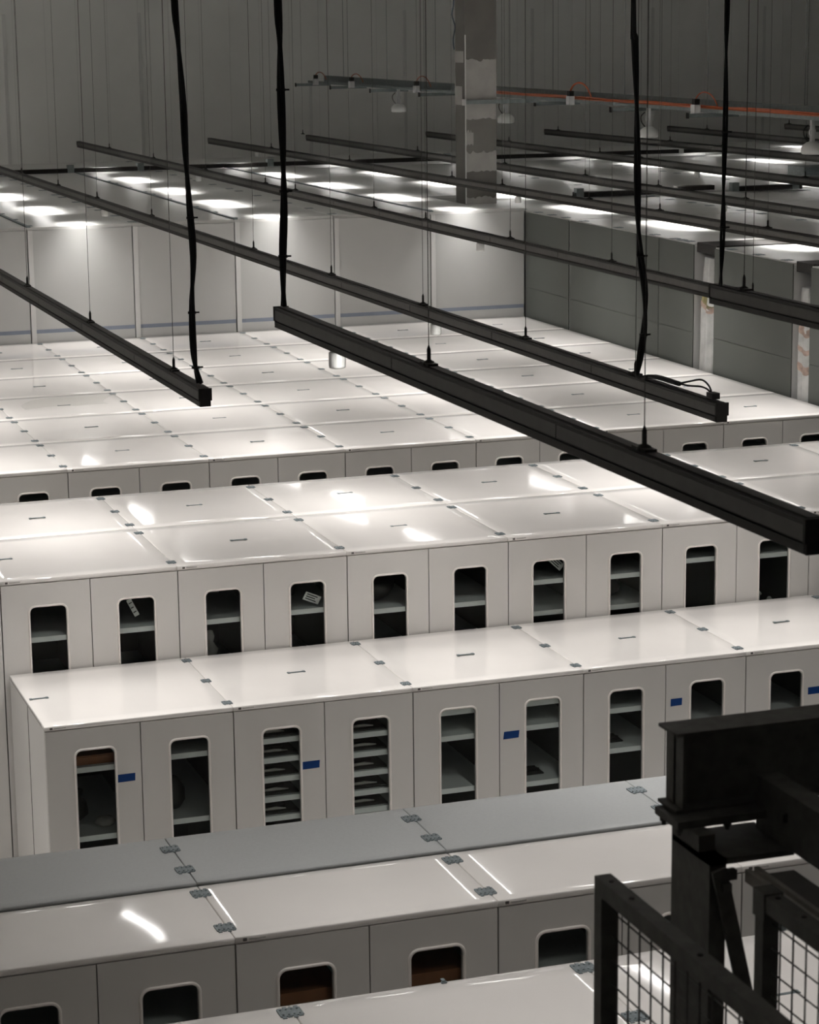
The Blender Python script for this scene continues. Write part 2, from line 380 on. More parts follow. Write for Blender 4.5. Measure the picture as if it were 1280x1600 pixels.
# ------------------------------------------------------------------ tall cabinets
ZT = 3.42
def tall(x, y, wd, dp, label, group, front=False, sidepanel=False, clips=True, notch=None, wide=False, ZT=ZT):
    t = thing('tall_cabinet', (x, y, 0), label, 'cabinet', group); g = 0.003
    b = MB()
    if notch:                                                        # fitted around the building column
        nx, ny0 = notch
        b.box(g, wd-g, g, ny0, 0, ZT-0.03); b.box(g, nx, ny0, dp-g, 0, ZT-0.03)
        tp = MB().box(0.002, wd-0.002, 0.002, ny0, ZT-0.03, ZT); tp.box(0.002, nx, ny0, dp-0.002, ZT-0.03, ZT)
    else:
        b.box(g, wd-g, g, dp-g, 0, ZT-0.03); tp = MB().box(0.002, wd-0.002, 0.002, dp-0.002, ZT-0.03, ZT)
    build('carcass', b, M['tall'], t); build('top_panel', tp, M['talltop'], t)
    if clips:
        pm = cached('tclip', lambda: plate_mesh(0.10, 0.13), 'connector_plate', M['zinc'])
        for cy in (0.25, dp*0.5, dp-0.25):
            if cy > 0.1: obj('connector_plate', pm, t, (0.056, cy, ZT+0.0005))
    if wide: build('joint_strip', MB().box(0.003, 0.045, 0.0, dp, ZT, ZT+0.012), M['slot'], t)
    if front:
        d = build('door', MB().box(0.06, wd-0.008, -0.018, 0.0, 2.25, ZT-0.035).box(0.06, wd-0.008, -0.018, 0.0, 0.06, 2.205), M['tall'], t)
        build('door_rail', MB().box(0.06, wd-0.008, -0.012, 0.0, 2.205, 2.25), M['bluegrey'], t)
        build('frame_strip', MB().box(0.003, 0.058, -0.03, 0.0, 0.0, ZT-0.03), M['tallframe'], t)
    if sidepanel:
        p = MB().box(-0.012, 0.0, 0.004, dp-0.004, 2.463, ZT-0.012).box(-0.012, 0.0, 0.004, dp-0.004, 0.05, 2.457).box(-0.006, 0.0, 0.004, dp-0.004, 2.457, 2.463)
        build('end_panel', p, M['tallend_shade'], t)
    return t
YT = [26.757, 29.145, 31.53, 33.915, 36.30]
xs = [3.415+1.22*i for i in range(6)]
for r in range(4):
    for i, x in enumerate(xs):
        if r > 0 and x < 4.0 and r > 1: continue
        notch = None; wd = 1.22
        if r == 0 and i == 5: notch = (10.31-x, 27.64-YT[0])
        lb = ('pale grey tall cabinet facing the packed block, %s door from the left' % ordw(i)) if r == 0 else \
             ('pale grey tall cabinet top, %s line behind the panelled front, %s from the left' % (ordw(r-1), ordw(i)))
        tall(x, YT[r], wd, YT[r+1]-YT[r], lb, 'tall cabinets, %s line' % ordw(r), front=(r == 0), notch=notch, wide=(i in (1, 3, 5)))
for i in range(7):
    x = 6.0+2.44*i
    tall(x, 36.95, 2.44, 2.15, 'pale grey tall cabinet top in the farthest line by the wall, %s from the left' % ordw(i), 'tall cabinets by the wall')
# end-on block to the right, running away from the aisle
rows = [(17.6, 19.56), (19.91, 21.58), (22.06, 22.905), (22.91, 25.35), (25.385, 26.74), (26.76, 28.50), (28.80, 32.50), (32.51, 36.30)]
names = ['nearest, at the right edge', 'between the two plastic wrapped bundles', 'narrow, just behind the larger wrapped bundle', 'wide, with a dark gap at its far side',
         'in the corner against the panelled front', 'beside the patched column', 'beyond the dark aisle', 'last before the back aisle']
for r, (y0, y1) in enumerate(rows):
    x0 = 10.76 if r < 5 else 10.762
    nn = (2, 2, 2, 3, 3, 3, 4, 5)[r]
    for i in range(nn):
        lb = ('pale grey tall cabinet end panel, '+names[r]) if (i == 0 and r < 5) else \
             ('pale grey tall cabinet top right of the aisle, line '+names[r]+(', %s along' % ordw(i)))
        lb = ' '.join(lb.split()[:16])
        notch = None
        tall(x0+2.3*i, y0, 2.3, y1-y0, lb, 'tall cabinets right of the aisle', sidepanel=(i == 0 and r < 5), ZT=3.385)

# dark bars added to stand for the shaded gaps where rows part
for x0, x1, y, z, lb, bx in ((5.6, 18.2, 36.36, ZT, 'long dark bar standing for gap shade along the back edge of the tall cabinet tops', (7.0, 8.1, 10.2, 13.2)),
                         (12.1, 13.62, 28.46, 3.385, 'short dark gap shade bar on tall cabinet tops, nearest the column', (12.15,)),
                         (13.75, 14.3, 28.88, 3.385, 'shortest dark gap shade bar on tall cabinet tops, between two others', ()),
                         (14.45, 15.4, 28.46, 3.385, 'dark gap shade bar on the tall cabinet tops towards the right edge', (14.4, 15.3))):
    t = thing('gap_shade_bar', (x0, y, z), lb, 'gap shade bar', 'gap shade bars on the tall cabinets')
    build('dark_bar', MB().box(0, x1-x0, -0.14, 0.0, 0.0125, 0.075), M['black'], t)
    for b_ in bx: build('outlet_box', MB().box(b_-x0-0.05, b_-x0+0.05, -0.15, -0.05, 0.0125, 0.13), M['tray'], t, label='grey outlet box')
# ------------------------------------------------------------------ building column
ct = thing('building_column', (10.33, 27.70, 0), 'grey building column with pale plaster patches rising through tall cabinets', 'column')
build('shaft', MB().box(0, 0.415, 0, 0.35, 0, ZC), M['concrete'], ct)
def patch(pts_z, x0, x1, seed):
    """front-face skim coat between two heights with ragged edges"""
    rnd = random.Random(seed); n = 14; mb = MB(); z0, z1 = pts_z; vs = []
    lo = [z0+rnd.uniform(-0.012, 0.012) for _ in range(n+1)]; hi = [z1+rnd.uniform(-0.02, 0.02) for _ in range(n+1)]
    for y in (-0.004, 0.002):
        for i in range(n+1):
            xx = x0+(x1-x0)*i/n; vs += [(xx, y, lo[i]), (xx, y, hi[i])]
    k = 2*(n+1)
    fs = [(2*i, 2*i+2, 2*i+3, 2*i+1) for i in range(n)] + [(k+2*i+1, k+2*i+3, k+2*i+2, k+2*i) for i in range(n)]
    fs += [(2*i+1, 2*i+3, k+2*i+3, k+2*i+1) for i in range(n)] + [(2*i+2, 2*i, k+2*i, k+2*i+2) for i in range(n)]
    fs += [(1, 0, k, k+1), (2*n, 2*n+1, k+2*n+1, k+2*n)]
    mb.add(vs, fs); return mb
for j, (z0, z1, a, b) in enumerate([(4.47, 5.19, 0.012, 0.414), (3.825, 4.06, 0.012, 0.414), (4.155, 4.32, 0.012, 0.105), (3.2, 3.50, 0.012, 0.414)]):
    build('plaster_patch', patch((z0, z1), a, b, 30+j), M['plaster'], ct)
for j, (z0, z1, a, b) in enumerate([(5.16, 5.30, 0.05, 0.35), (4.64, 4.87, 0.10, 0.35)]):
    build('plaster_patch', MB().box(-0.004, 0.0, a, b, z0, z1), M['plaster'], ct)
build('corner_bead', MB().box(-0.003, 0.010, -0.006, 0.004, 3.42, 5.50), M['cyl'], ct)
build('corner_bead', MB().box(-0.004, 0.003, 0.343, 0.356, 4.53, 5.0), M['cyl'], ct)
st = thing('strut_channel', (10.315, 27.64, 4.655), 'steel strut channel clamped across the patched column', 'strut')
build('channel', MB().box(0, 0.98, 0, 0.045, 0, 0.012).box(0, 0.98, 0, 0.006, 0.012, 0.05).box(0, 0.98, 0.039, 0.045, 0.012, 0.05), M['tray'], st)
build('end_cap', MB().box(-0.03, 0.004, -0.006, 0.05, -0.015, 0.06), M['whitebox'], st, label='pale end cap')

# ------------------------------------------------------------------ light rails
DZ = 0.086
def rail(x, zt, y0, y1, label, wires, lamps, pw=1.0, skew=0.0, ll=1.2):
    t = thing('light_rail', (x, y0, zt), label, 'light rail', 'suspended black light rails'); L = y1-y0; hw = 0.034
    if skew: t.rotation_euler = (0, 0, math.atan2(skew, L))
    h = MB().box(-hw, hw, 0, L, -0.012, 0.0).box(-hw+0.004, hw-0.004, 0, L, -0.060, -0.012).box(-0.018, 0.018, 0, L, 0.0, 0.006)
    h.box(-hw+0.010, hw-0.010, 0, L, -0.066, -0.060)
    build('housing', h, M['black'], t)
    b = MB().box(-hw+0.002, hw-0.002, 0.0, L, -DZ+0.004, -0.066).box(-hw+0.002, -hw+0.008, 0.0, L, -DZ-0.006, -DZ+0.004).box(hw-0.008, hw-0.002, 0.0, L, -DZ-0.006, -DZ+0.004)
    build('lamp_channel', b, M['black'], t)
    n = max(1, int(L/1.5)); s = MB()
    for i in range(n):
        for sd in (-1, 1):
            a, bb = sd*(hw-0.004), sd*(hw-0.001)
            s.box(min(a, bb), max(a, bb), L*i/n+0.004, L*(i+1)/n-0.003, -0.058, -0.013)
    build('side_panel', s, M['railside'], t)
    for yy, dn in ((0, -1), (L, 1)):
        e = MB().box(-hw-0.002, hw+0.002, min(yy, yy+dn*0.012), max(yy, yy+dn*0.012), -0.062, 0.004).box(-hw+0.004, hw-0.006, min(yy, yy+dn*0.012), max(yy, yy+dn*0.012), -DZ-0.007, -0.062)
        build('end_cap', e, M['black'], t)
    for wy in wires:
        wr = build('suspension_wire', MB().tube([(0, wy-y0, 0.07), (0, wy-y0, ZC-zt-0.002)], 0.0017, 6), M['wire'], t)
        build('wire_grip', MB().lathe((0, wy-y0, 0.004), [(0.026, 0), (0.022, 0.012), (0.008, 0.02), (0.008, 0.06), (0.003, 0.075)], 10).box(-0.02, 0.02, wy-y0-0.05, wy-y0+0.05, 0.002, 0.014), M['black'], wr)
    for ly in lamps:
        ln = build('lamp_lens', MB().box(-0.025, 0.025, ly-y0-ll/2, ly-y0+ll/2, -DZ, -DZ+0.0035), M['lens'], t, label='glowing lamp lens')
        ld = bpy.data.lights.new('rail_lamp', 'AREA'); ld.shape = 'RECTANGLE'; ld.size = 0.046; ld.size_y = ll
        ld.energy = LAMP_W*pw; ld.color = LAMP_COL; ld.spread = LAMP_SPREAD
        lo = bpy.data.objects.new('rail_lamp', ld); col.objects.link(lo); lo.parent = t
        lo.location = (0, ly-y0, -DZ-0.0075)
    return t
WL = [[12.62, 14.92, 17.22, 19.4, 21.6, 24.0, 26.2, 28.5, 31, 33.5, 36], [11.47, 13.06, 14.92, 17.01, 19.23, 21.43, 23.05, 25.72, 27.99, 30.5, 33, 36],
      [12.2, 14.6, 17.01, 19.19, 21.41, 23.0, 25.86, 27.12, 30, 33, 36], [16.9, 19.14, 21.36, 23.06, 25.5, 27.12, 31.04, 34.76],
      [18.9, 22.34, 24.5, 26.6, 29.3, 32.8, 38.7], [21.5, 25, 29.68, 31.06, 34.6], [26.5, 31.7, 33.4, 37.6], [30, 33, 36.5], [34, 37.5], [14, 18, 22, 26, 30, 34]]
RLAB = ['black light rail at the left, its lower end nearest the wide double row', 'black light rail crossing the middle, its near end carrying looped cables',
        'black light rail from the far left running under the upper right rail', 'black light rail passing in front of the patched column foot',
        'black light rail starting left of the column, behind it', 'black light rail whose far end lies just left of the column', 'black light rail starting just right of the column',
        'black light rail far right, below the orange cables', 'short black rail end at the top right edge', 'black light rail just outside the left edge of the view']
for i, (x, zt, y0, y1) in enumerate(RAILS):
    rail(x, zt, y0, y1, RLAB[i], WL[i], [y for y in LAMP_Y if y0+0.8 < y < y1-0.8], 2.2 if i == 9 else 1.0, 0.39 if i == 3 else (0.45 if i == 6 else 0.0))
# two nearer, higher rails
rail(2.97, 4.40, 5.35, 10.42, 'largest black light rail, crossing the centre towards the right edge', [6.42, 8.38], [6.8, 9.12], 0.46, 0.0, 0.7)
rail(5.20, 4.40, 5.8, 10.42, 'thick black light rail entering from the right edge in front of pale doors', [10.12, 8.0], [6.9, 9.4], 0.46)
# white cylinders under the rails
CYL = [(2.97, 9.56, 4.40, 'on the largest rail, catching light'), (5.25, 14.67, 3.8, 'on the middle rail'), (5.25, 25.35, 3.8, 'on the middle rail near its far end'),
       (7.57, 19.93, 3.8, 'in front of the lit corner panel'), (7.57, 30.4, 3.8, 'above the far tall cabinet tops at left'), (9.787, 35.5, 3.8, 'near its far end'),
       (9.958, 25.0, 3.8, 'just right of the column foot'), (13.63, 27.91, 3.8, 'at the right, over the tall cabinet tops'), (15.84, 32.99, 3.8, 'high at the far right'), (11.48, 22.85, 3.8, 'beside the right edge')]
for x, y, zt, lb in CYL:
    c = thing('cylinder_sensor', (x, y, zt-DZ-0.004), 'small white cylinder under a black rail, '+lb, 'sensor', 'white cylinders under the rails')
    build('body', MB().lathe((0, 0, -0.078), [(0.030, 0), (0.036, 0.004), (0.037, 0.012), (0.037, 0.066), (0.034, 0.070)], 20), M['cyl'], c)
    build('adaptor', MB().box(-0.012, 0.012, -0.03, 0.045, -0.009, 0.0), M['cyl'], c)
# power cables
def smooth(pts, n=4):
    P = [Vector(p) for p in pts]; out = []
    for i in range(len(P)-1):
        a, b, c, d = P[max(i-1, 0)], P[i], P[i+1], P[min(i+2, len(P)-1)]
        for k in range(n):
            t = k/n; out.append(0.5*((2*b)+(c-a)*t+(2*a-5*b+4*c-d)*t*t+(3*b-a-3*c+d)*t**3))
    out.append(P[-1]); return out
def cable(pts, r, label, ties, strands=2, off=0.008):
    t = thing('power_cable', pts[-1], label, 'cable', 'black power cables hanging to the rails'); base = Vector(pts[-1])
    sp_ = smooth(pts)
    for s in range(strands):
        q = []
        for i, p in enumerate(sp_):
            a = i*0.35+s*math.pi; q.append(p-base+Vector((math.cos(a)*off, math.sin(a)*off, 0)))
        build('strand', MB().tube(q, r, 8), M['cable'], t)
    for k in ties:
        p = sp_[int(k*(len(sp_)-1))]-base
        build('cable_tie', MB().lathe((p.x, p.y, p.z-0.006), [(off+r+0.003, 0), (off+r+0.003, 0.012)], 10).box(p.x+off+r, p.x+off+r+0.02, p.y-0.004, p.y+0.004, p.z-0.004, p.z+0.004), M['cable'], t)
    return t
def XZ(l, y, top=True):
    q = [(x, y, z) for x, z in l]
    return ([(q[0][0]-0.01, y, ZC-0.01), (q[0][0], y, 6.6)] if top else []) + q
cable(XZ([(2.901, 5.841), (2.913, 5.615), (2.93, 5.289), (2.935, 5.026), (2.947, 4.76), (2.96, 4.491), (2.945, 4.255), (2.945, 4.017), (2.955, 3.90), (2.975, 3.815)], 12.05), 0.0115,
      'black cable dropping to the lower end of the left rail', (0.58, 0.75, 0.93))
cable(XZ([(2.969, 5.818), (2.974, 5.621), (2.974, 5.393), (2.977, 5.135), (2.977, 4.874), (2.966, 4.641), (2.965, 4.412)], 10.36), 0.0115,
      'black cable dropping to the far end of the largest rail', (0.5, 0.72, 0.88))
fb = 11.35/12.4
cable([(x*fb, 11.35, min(z, 99)) for x, z in [(5.643, 8.0)]]+[(x*fb, 11.35, 5.7+(z-5.7)*fb) for x, z in [(5.643, 5.826), (5.653, 5.577), (5.668, 5.219), (5.676, 4.857), (5.683, 4.564), (5.701, 4.342), (5.732, 4.117), (5.729, 3.93), (5.703, 3.744), (5.692, 3.635)]]+[(5.235, 11.2, 3.832), (5.24, 10.9, 3.834)],
      0.011, 'black cable dropping to the near end of the middle rail', (0.5, 0.7, 0.9), off=0.009)
cable(XZ([(5.177, 5.801), (5.175, 5.532), (5.177, 5.229), (5.173, 4.924), (5.173, 4.739), (5.169, 4.553), (5.165, 4.41)], 10.3), 0.007,
      'thin black cable at right, dropping in front of the wrapped bundle', (0.55, 0.8), off=0.007)
# cable tails looped on the near end of the middle rail
lt = thing('cable_loop', (5.25, 10.55, 3.812), 'black cable tails looped into the near end of the middle rail', 'cable')
build('tail', MB().tube(smooth([(-0.01, 0.55, 0.012), (-0.008, 0.40, 0.016), (0, 0.25, 0.05), (0.004, 0.12, 0.075), (0.004, 0.03, 0.05), (0.004, 0.0, 0.0)]), 0.005, 8), M['cable'], lt)
build('tail', MB().tube(smooth([(0.01, 0.5, 0.012), (0.012, 0.3, 0.02), (0.014, 0.15, 0.035), (0.012, 0.06, 0.03), (0.010, 0.0, 0.0)]), 0.005, 8), M['cable'], lt)
build('connector', MB().box(-0.022, 0.022, -0.05, 0.015, 0.0, 0.03), M['black'], lt)
# ------------------------------------------------------------------ cable tray
TX, TZ, T0, T1 = 11.98, 4.64, 19.0, 39.5
tt = thing('cable_tray', (TX, T0, TZ), 'galvanised cable tray crossing the upper right, above all light rails', 'cable tray')
L = T1-T0
build('side_rail', MB().box(-0.15, -0.142, 0, L, 0, 0.04), M['tray'], tt); build('side_rail', MB().box(0.142, 0.15, 0, L, 0, 0.12), M['tray'], tt)
rg = MB()
for i in range(int(L/0.25)): rg.box(-0.142, 0.142, 0.1+i*0.25, 0.13+i*0.25, 0.004, 0.016)
build('tray_bed', rg.box(-0.142, 0.142, 0, L, 0.0, 0.004), M['tray'], tt)
for i in range(9): build('hanger_rod', MB().tube([(0.152, 1.0+i*2.3, 0.02), (0.152, 1.0+i*2.3, ZC-TZ)], 0.004, 6), M['tray'], tt)
ARM = [39.3, 37.3, 35.2, 32.9, 28.4, 26.0, 23.9]
for i, y in enumerate(ARM):
    a = thing('cantilever_arm', (TX-0.42, y, TZ-0.05), 'grey cantilever arm under the cable tray, %s from its far left end' % ordw(i), 'bracket', 'arms under the cable tray')
    build('arm', MB().box(0, 0.62, 0, 0.04, 0.0, 0.045), M['tray'], a); build('end_plate', MB().box(-0.012, 0.0, -0.01, 0.05, -0.01, 0.055), M['black'], a)
oc = MB()
for k in range(4):
    pts = [(-0.128+0.03*k+0.008*math.sin(i*0.9+k), i*0.6, 0.045+0.012*(k % 2)+0.008*math.sin(i*1.3+2*k)) for i in range(int(12.9/0.6))]
    oc.tube(pts, 0.014, 6)
tag(build('orange_cable', oc, M['orange'], None, (TX, T0, TZ)), 'bundle of orange cables lying along the galvanised cable tray', 'cable')
JB = [(38.9, 0), (36.9, 0), (33.7, 0), (27.8, 1), (24.2, 2)]
JL = ['at the far left end of the tray', 'second from the far end of the tray', 'left of the patched column', 'right of the column under the largest orange loop', 'between the two hanging cables at right']
for i, (y, _) in enumerate(JB):
    j = thing('junction_box', (TX-0.19, y, TZ+0.005), 'small junction box with orange cable loop, '+JL[i], 'junction box', 'junction boxes on the cable tray')
    build('box_base', MB().box(-0.04, 0.035, -0.05, 0.05, -0.03, 0.075), M['whitebox'], j)
    build('box_cap', MB().box(-0.03, 0.03, -0.04, 0.04, 0.075, 0.14), M['black'], j, label='black cap')
    r = (0.11, 0.12, 0.15, 0.19, 0.15)[i]
    lp = [(0.0+0.02*k/12, 0.0-2*r*(1-math.cos(math.pi*k/12))/2, 0.14+r*0.75*math.sin(math.pi*k/12)-0.08*k/12) for k in range(13)]
    build('cable_loop', MB().tube([(x+0.10*k/12, y_, z) for k, (x, y_, z) in enumerate(lp)], 0.012 if i == 3 else 0.007, 6), M['orange'], j)
PL = ['left of the column', 'right of the column', 'behind the hanging cable at right', 'at the right edge, largest']
for i, y in enumerate((34.95, 30.4, 25.75, 21.75)):
    p = thing('pendant_fitting', (TX-0.05, y, TZ-0.055), 'pale round fitting hanging below the cable tray, '+PL[i], 'pendant', 'fittings below the cable tray')
    build('stem', MB().box(-0.02, 0.02, -0.02, 0.02, -0.17, 0.054).box(-0.035, 0.035, -0.012, 0.012, -0.10, -0.05), M['whitebox'], p)
    build('dome', MB().lathe((0, 0, -0.30), [(0.10, 0), (0.115, 0.015), (0.115, 0.07), (0.09, 0.10), (0.045, 0.13)], 18), M['cyl'], p)
    build('lead', MB().tube(smooth([(-0.05, 0, 0.0), (-0.10, 0, -0.05), (-0.09, 0, -0.12), (-0.04, 0, -0.18)]), 0.006, 6), M['cable'], p)
tag(build('loose_wire', MB().tube(smooth([(10.27, 27.9, 6.9), (10.26, 27.9, 5.95), (10.235, 27.9, 5.75), (10.275, 27.9, 5.60), (10.25, 27.9, 5.45), (10.26, 27.9, 5.32)]), 0.007, 6), mat('blue_wire', (0.03, 0.06, 0.10), 0.5, noise=(20, 0.2))),
    'loose dark blue wire dangling beside the top of the column', 'wire')
dk = thing('air_terminal', (16.45, 30.2, ZT), 'grey metal air terminal on the tall cabinet tops at right edge', 'vent')
build('case', MB().box(0, 0.9, 0, 0.5, 0.004, 0.13), M['tray'], dk); build('face_grille', MB().box(0.03, 0.87, -0.012, 0.0, 0.02, 0.12), M['slot'], dk)

# ------------------------------------------------------------------ plastic-wrapped bundles hanging in the gaps
def bundle(x, y, wx, wy, z0, z1, label, seed, blot):
    rnd = random.Random(seed); t = thing('wrapped_bundle', (x, y, 0), label, 'wrapped bundle', 'plastic wrapped bundles between tall cabinets')
    n, nz = 48, 44; vs = []; ph = [rnd.uniform(0, 6.28) for _ in range(6)]
    def rad(a, z):
        f = 1 + 0.075*math.sin(5*a+ph[0]+1.2*math.sin(2*z+ph[1])) + 0.06*math.sin(9*a+ph[2]+2*math.sin(1.3*z)) + 0.04*math.sin(14*a+ph[3])
        u = (z-z0)/(z1-z0); nar = 1-0.16*math.exp(-((z-2.88)/0.10)**2)
        return f*nar*(1-0.25*max(0, (u-0.86)/0.14))*0.80
    for j in range(nz+1):
        z = z0+(z1-z0)*j/nz
        for k in range(n):
            a = 2*math.pi*k/n; r = rad(a, z); vs.append((wx*r*math.cos(a), wy*r*math.sin(a), z))
    fs = [(j*n+k, j*n+(k+1) % n, (j+1)*n+(k+1) % n, (j+1)*n+k) for j in range(nz) for k in range(n)]
    mb = MB(); mb.add(vs, fs, True); mb.f += [tuple(reversed(range(n))), tuple(nz*n+k for k in range(n))]; mb.sm += [False]*2; mb.mi += [0]*2
    build('wrapping', mb, M['wrap'], t)
    for (za, zb, c) in blot:
        vs = []
        for j in range(7):
            z = za+(zb-za)*j/6
            for k in range(n):
                a = 2*math.pi*k/n; r = rad(a, z)*(1.03+0.02*math.sin(4*a+j)); vs.append((wx*r*math.cos(a), wy*r*math.sin(a), z+0.03*math.sin(3*a)))
        mb = MB(); mb.add(vs, [(j*n+k, j*n+(k+1) % n, (j+1)*n+(k+1) % n, (j+1)*n+k) for j in range(6) for k in range(n)], True)
        build('cloth_band', mb, c, t, label='coloured cloth showing through the wrapping')
    build('hook', MB().tube([(0, 0, z1-0.03), (0, 0, 3.28), (0.05, 0, 3.32), (0.6, 0, 3.32)], 0.012, 6).box(0.50, 0.60, -wy*0.965, wy*0.965, 3.325, 3.345), M['darkobj'], t)
    return t
for y0, y1, lb in ((21.56, 22.08, 'black strip covering the wider gap above the wrapped bundle'), (19.54, 19.93, 'black strip covering the narrow gap at the right edge')):
    t = thing('gap_cover', (10.80, y0, 3.386), lb, 'cover'); build('strip', MB().box(0, 1.9, 0, y1-y0, 0.0, 0.012), M['black'], t)  # strip put over the gap to block lamp light and keep it dark
    build('shade_tab', MB().box(-0.02, 0.0, 0.03, y1-y0-0.03, -0.085, 0.012), M['black'], t)  # black tab stands for the shade at the top of the gap
olive = mat('olive_cloth', (0.17, 0.15, 0.06), 0.6, noise=(15, 0.5)); rosy = mat('rosy_cloth', (0.30, 0.22, 0.18), 0.6, noise=(15, 0.4))
bundle(10.872, 21.82, 0.14, 0.242, 0.3, 3.26, 'clear plastic wrapped bundle hanging in the wider dark gap', 3, [(2.77, 2.90, olive), (2.72, 2.78, rosy)])
bundle(10.862, 19.735, 0.13, 0.168, 0.3, 3.16, 'pinkish plastic wrapped bundle hanging in the narrow gap at right', 8, [(2.72, 2.80, rosy), (2.55, 2.60, rosy), (2.36, 2.44, rosy)])

# ------------------------------------------------------------------ blue tape, film, contents of the cabinets
TAPE = [(2.863, 1.084, .121, 'beside the leftmost window'), (4.064, 1.027, .128, 'right of a window full of shelves'), (5.444, 1.072, .136, 'left of a middle window'),
        (6.641, 1.167, .10, 'left of the window above the beam'), (7.70, 1.139, .149, 'at the right edge of the photo')]
for i, (x, z, wd, lb) in enumerate(TAPE):
    wd = (0.112, 0.118, 0.115, 0.086, 0.12)[i]
    tp = MB(); hw, hh = wd/2, 0.026; sk = (0.002, 0.003, 0.006, 0.002, 0.0)[i]
    vs = [(-hw, 0, -hh), (hw-sk, 0, -hh+0.002), (hw, 0, hh), (-hw+sk, 0, hh-0.001)]
    vs += [(a, 0.0012, c) for a, b, c in vs]
    tp.add(vs, [(0, 1, 2, 3), (7, 6, 5, 4), (0, 4, 5, 1), (1, 5, 6, 2), (2, 6, 7, 3), (3, 7, 4, 0)])
    tag(build('tape_strip', tp, M['tape'], None, (x, Y3-0.0016, z)), 'strip of blue tape on the low white cabinet, '+lb, 'tape', 'blue tape strips on the low cabinets')
fm = MB(); n = 16; vs = []
for j in range(9):
    for i in range(n+1):
        u, v = i/n, j/8; x = 3.72+0.80*u+0.28*v-0.12*math.sin(3*v); y = 21.98+0.62*v+0.2*u*(1-u)
        vs.append((x, y, Z2+0.006+0.012*abs(math.sin(5*u+3*v))*abs(math.sin(4*v+1))))
fm.add(vs, [(j*(n+1)+i, j*(n+1)+i+1, (j+1)*(n+1)+i+1, (j+1)*(n+1)+i) for j in range(8) for i in range(n)], True)
tag(build('plastic_sheet', fm, M['film']), 'clear crumpled plastic sheet lying on the packed white tops at left', 'sheet')
def put(name, mb, m, loc, label, cat): return tag(build(name, mb, m, None, loc), label, cat)
def paper_tag(w_, h_):
    b = MB().box(-w_/2, w_/2, 0, 0.002, -h_/2, h_/2)
    for k in range(3): b.box(-w_*0.38, w_*(0.3-0.1*(k % 2)), -0.0005, 0.0, h_*(0.28-0.27*k)-0.004, h_*(0.28-0.27*k)+0.004, 1)
    return b
t1 = put('paper_tag', paper_tag(0.12, 0.062), [M['paper'], M['ink']], (4.495, 15.16, 1.775), 'tilted white paper tag behind the window left of the bowl', 'tag'); t1.rotation_euler = (0.2, 0.42, 0)
t2 = put('paper_tag', paper_tag(0.12, 0.055), [M['paper'], M['ink']], (6.33, 15.16, 1.865), 'white paper tag folded behind the window near the rail', 'tag'); t2.rotation_euler = (0.1, 0.75, 0)
t3 = put('paper_tag', paper_tag(0.035, 0.13), [M['paper'], M['ink']], (3.235, 15.18, 1.82), 'narrow grey tag hanging in the second window from left', 'tag'); t3.rotation_euler = (0, -0.45, 0)
t4 = put('paper_tag', paper_tag(0.07, 0.14), [M['paper'], M['ink']], (3.89, 15.5, 1.86), 'pale strip standing behind the third window from left', 'tag'); t4.rotation_euler = (0.1, 0.1, 0)
fg = MB().lathe((0, 0, 0), [(0.03, 0), (0.05, 0.03), (0.035, 0.13), (0.055, 0.20), (0.022, 0.25), (0.032, 0.29), (0.02, 0.33), (0.004, 0.335)], 14)
put('white_figurine', fg, M['paleobj'], (3.80, 15.32, 1.24), 'small white figurine standing on the lower shelf behind the third window', 'figurine')
bw = MB().lathe((0, 0, 0), [(0.05, 0), (0.11, 0.03), (0.145, 0.09), (0.15, 0.13), (0.13, 0.15), (0.12, 0.14), (0.12, 0.10), (0.02, 0.03)], 24)
put('dark_bowl', bw, M['darkobj'], (5.03, 15.42, 1.663), 'dark decorated bowl on the shelf in the fifth window', 'bowl')
b2 = MB().lathe((0, 0, 0), [(0.04, 0), (0.09, 0.04), (0.10, 0.10), (0.05, 0.16), (0.04, 0.20), (0.055, 0.21)], 20)
put('dark_jar', b2, M['darkobj'], (4.36, 15.45, 1.713), 'dark jar behind the tilted paper tag', 'jar')
jj = put('dark_jar', b2, M['darkobj'], (6.85, 15.42, 1.523), 'dark jar on the lower shelf, window left of the rail end', 'jar'); jj.scale = (0.9, 0.9, 0.82)
b3 = MB()
for k in range(5): b3.tube([(0.05*k-0.1, 0.02*(k % 2), 0), (0.05*k-0.1+0.01*(k % 3-1), 0.02*(k % 2), 0.10+0.05*(k % 3))], 0.010, 8).lathe((0.05*k-0.1+0.01*(k % 3-1), 0.02*(k % 2), 0.10+0.05*(k % 3)), [(0.018, 0), (0.024, 0.012), (0.010, 0.03)], 10)
put('pale_ornaments', b3, M['paleobj'], (8.02, 15.3, 1.24), 'pale branching ornament behind the window under the rail end', 'ornament')
# low row contents
put('brown_folder', MB().box(-0.13, 0.13, -0.14, 0.14, 0, 0.05).box(-0.125, 0.12, -0.135, 0.13, 0.05, 0.058), M['brown'], (2.68, 14.02, 1.172), 'orange brown folder on the top shelf of the leftmost low cabinet', 'folder')
db = MB().lathe((0, 0, 0), [(0.04, 0), (0.10, 0.05), (0.09, 0.12), (0.06, 0.16), (0.07, 0.2)], 16)
put('dark_vessel', db, M['darkobj'], (2.58, 14.15, 0.722), 'dark vessel at the bottom of the leftmost low cabinet window', 'vessel')
put('crumpled_wrapping', MB().lathe((0, 0, 0), [(0.05, 0), (0.068, 0.02), (0.05, 0.045), (0.02, 0.05)], 14), M['paleobj'], (2.76, 14.02, 0.722), 'pale crumpled wrapping beside the dark vessel', 'wrapping')
hd = MB().lathe((0, 0, 0), [(0.07, 0), (0.10, 0.05), (0.10, 0.12), (0.06, 0.19), (0.01, 0.20)], 16)
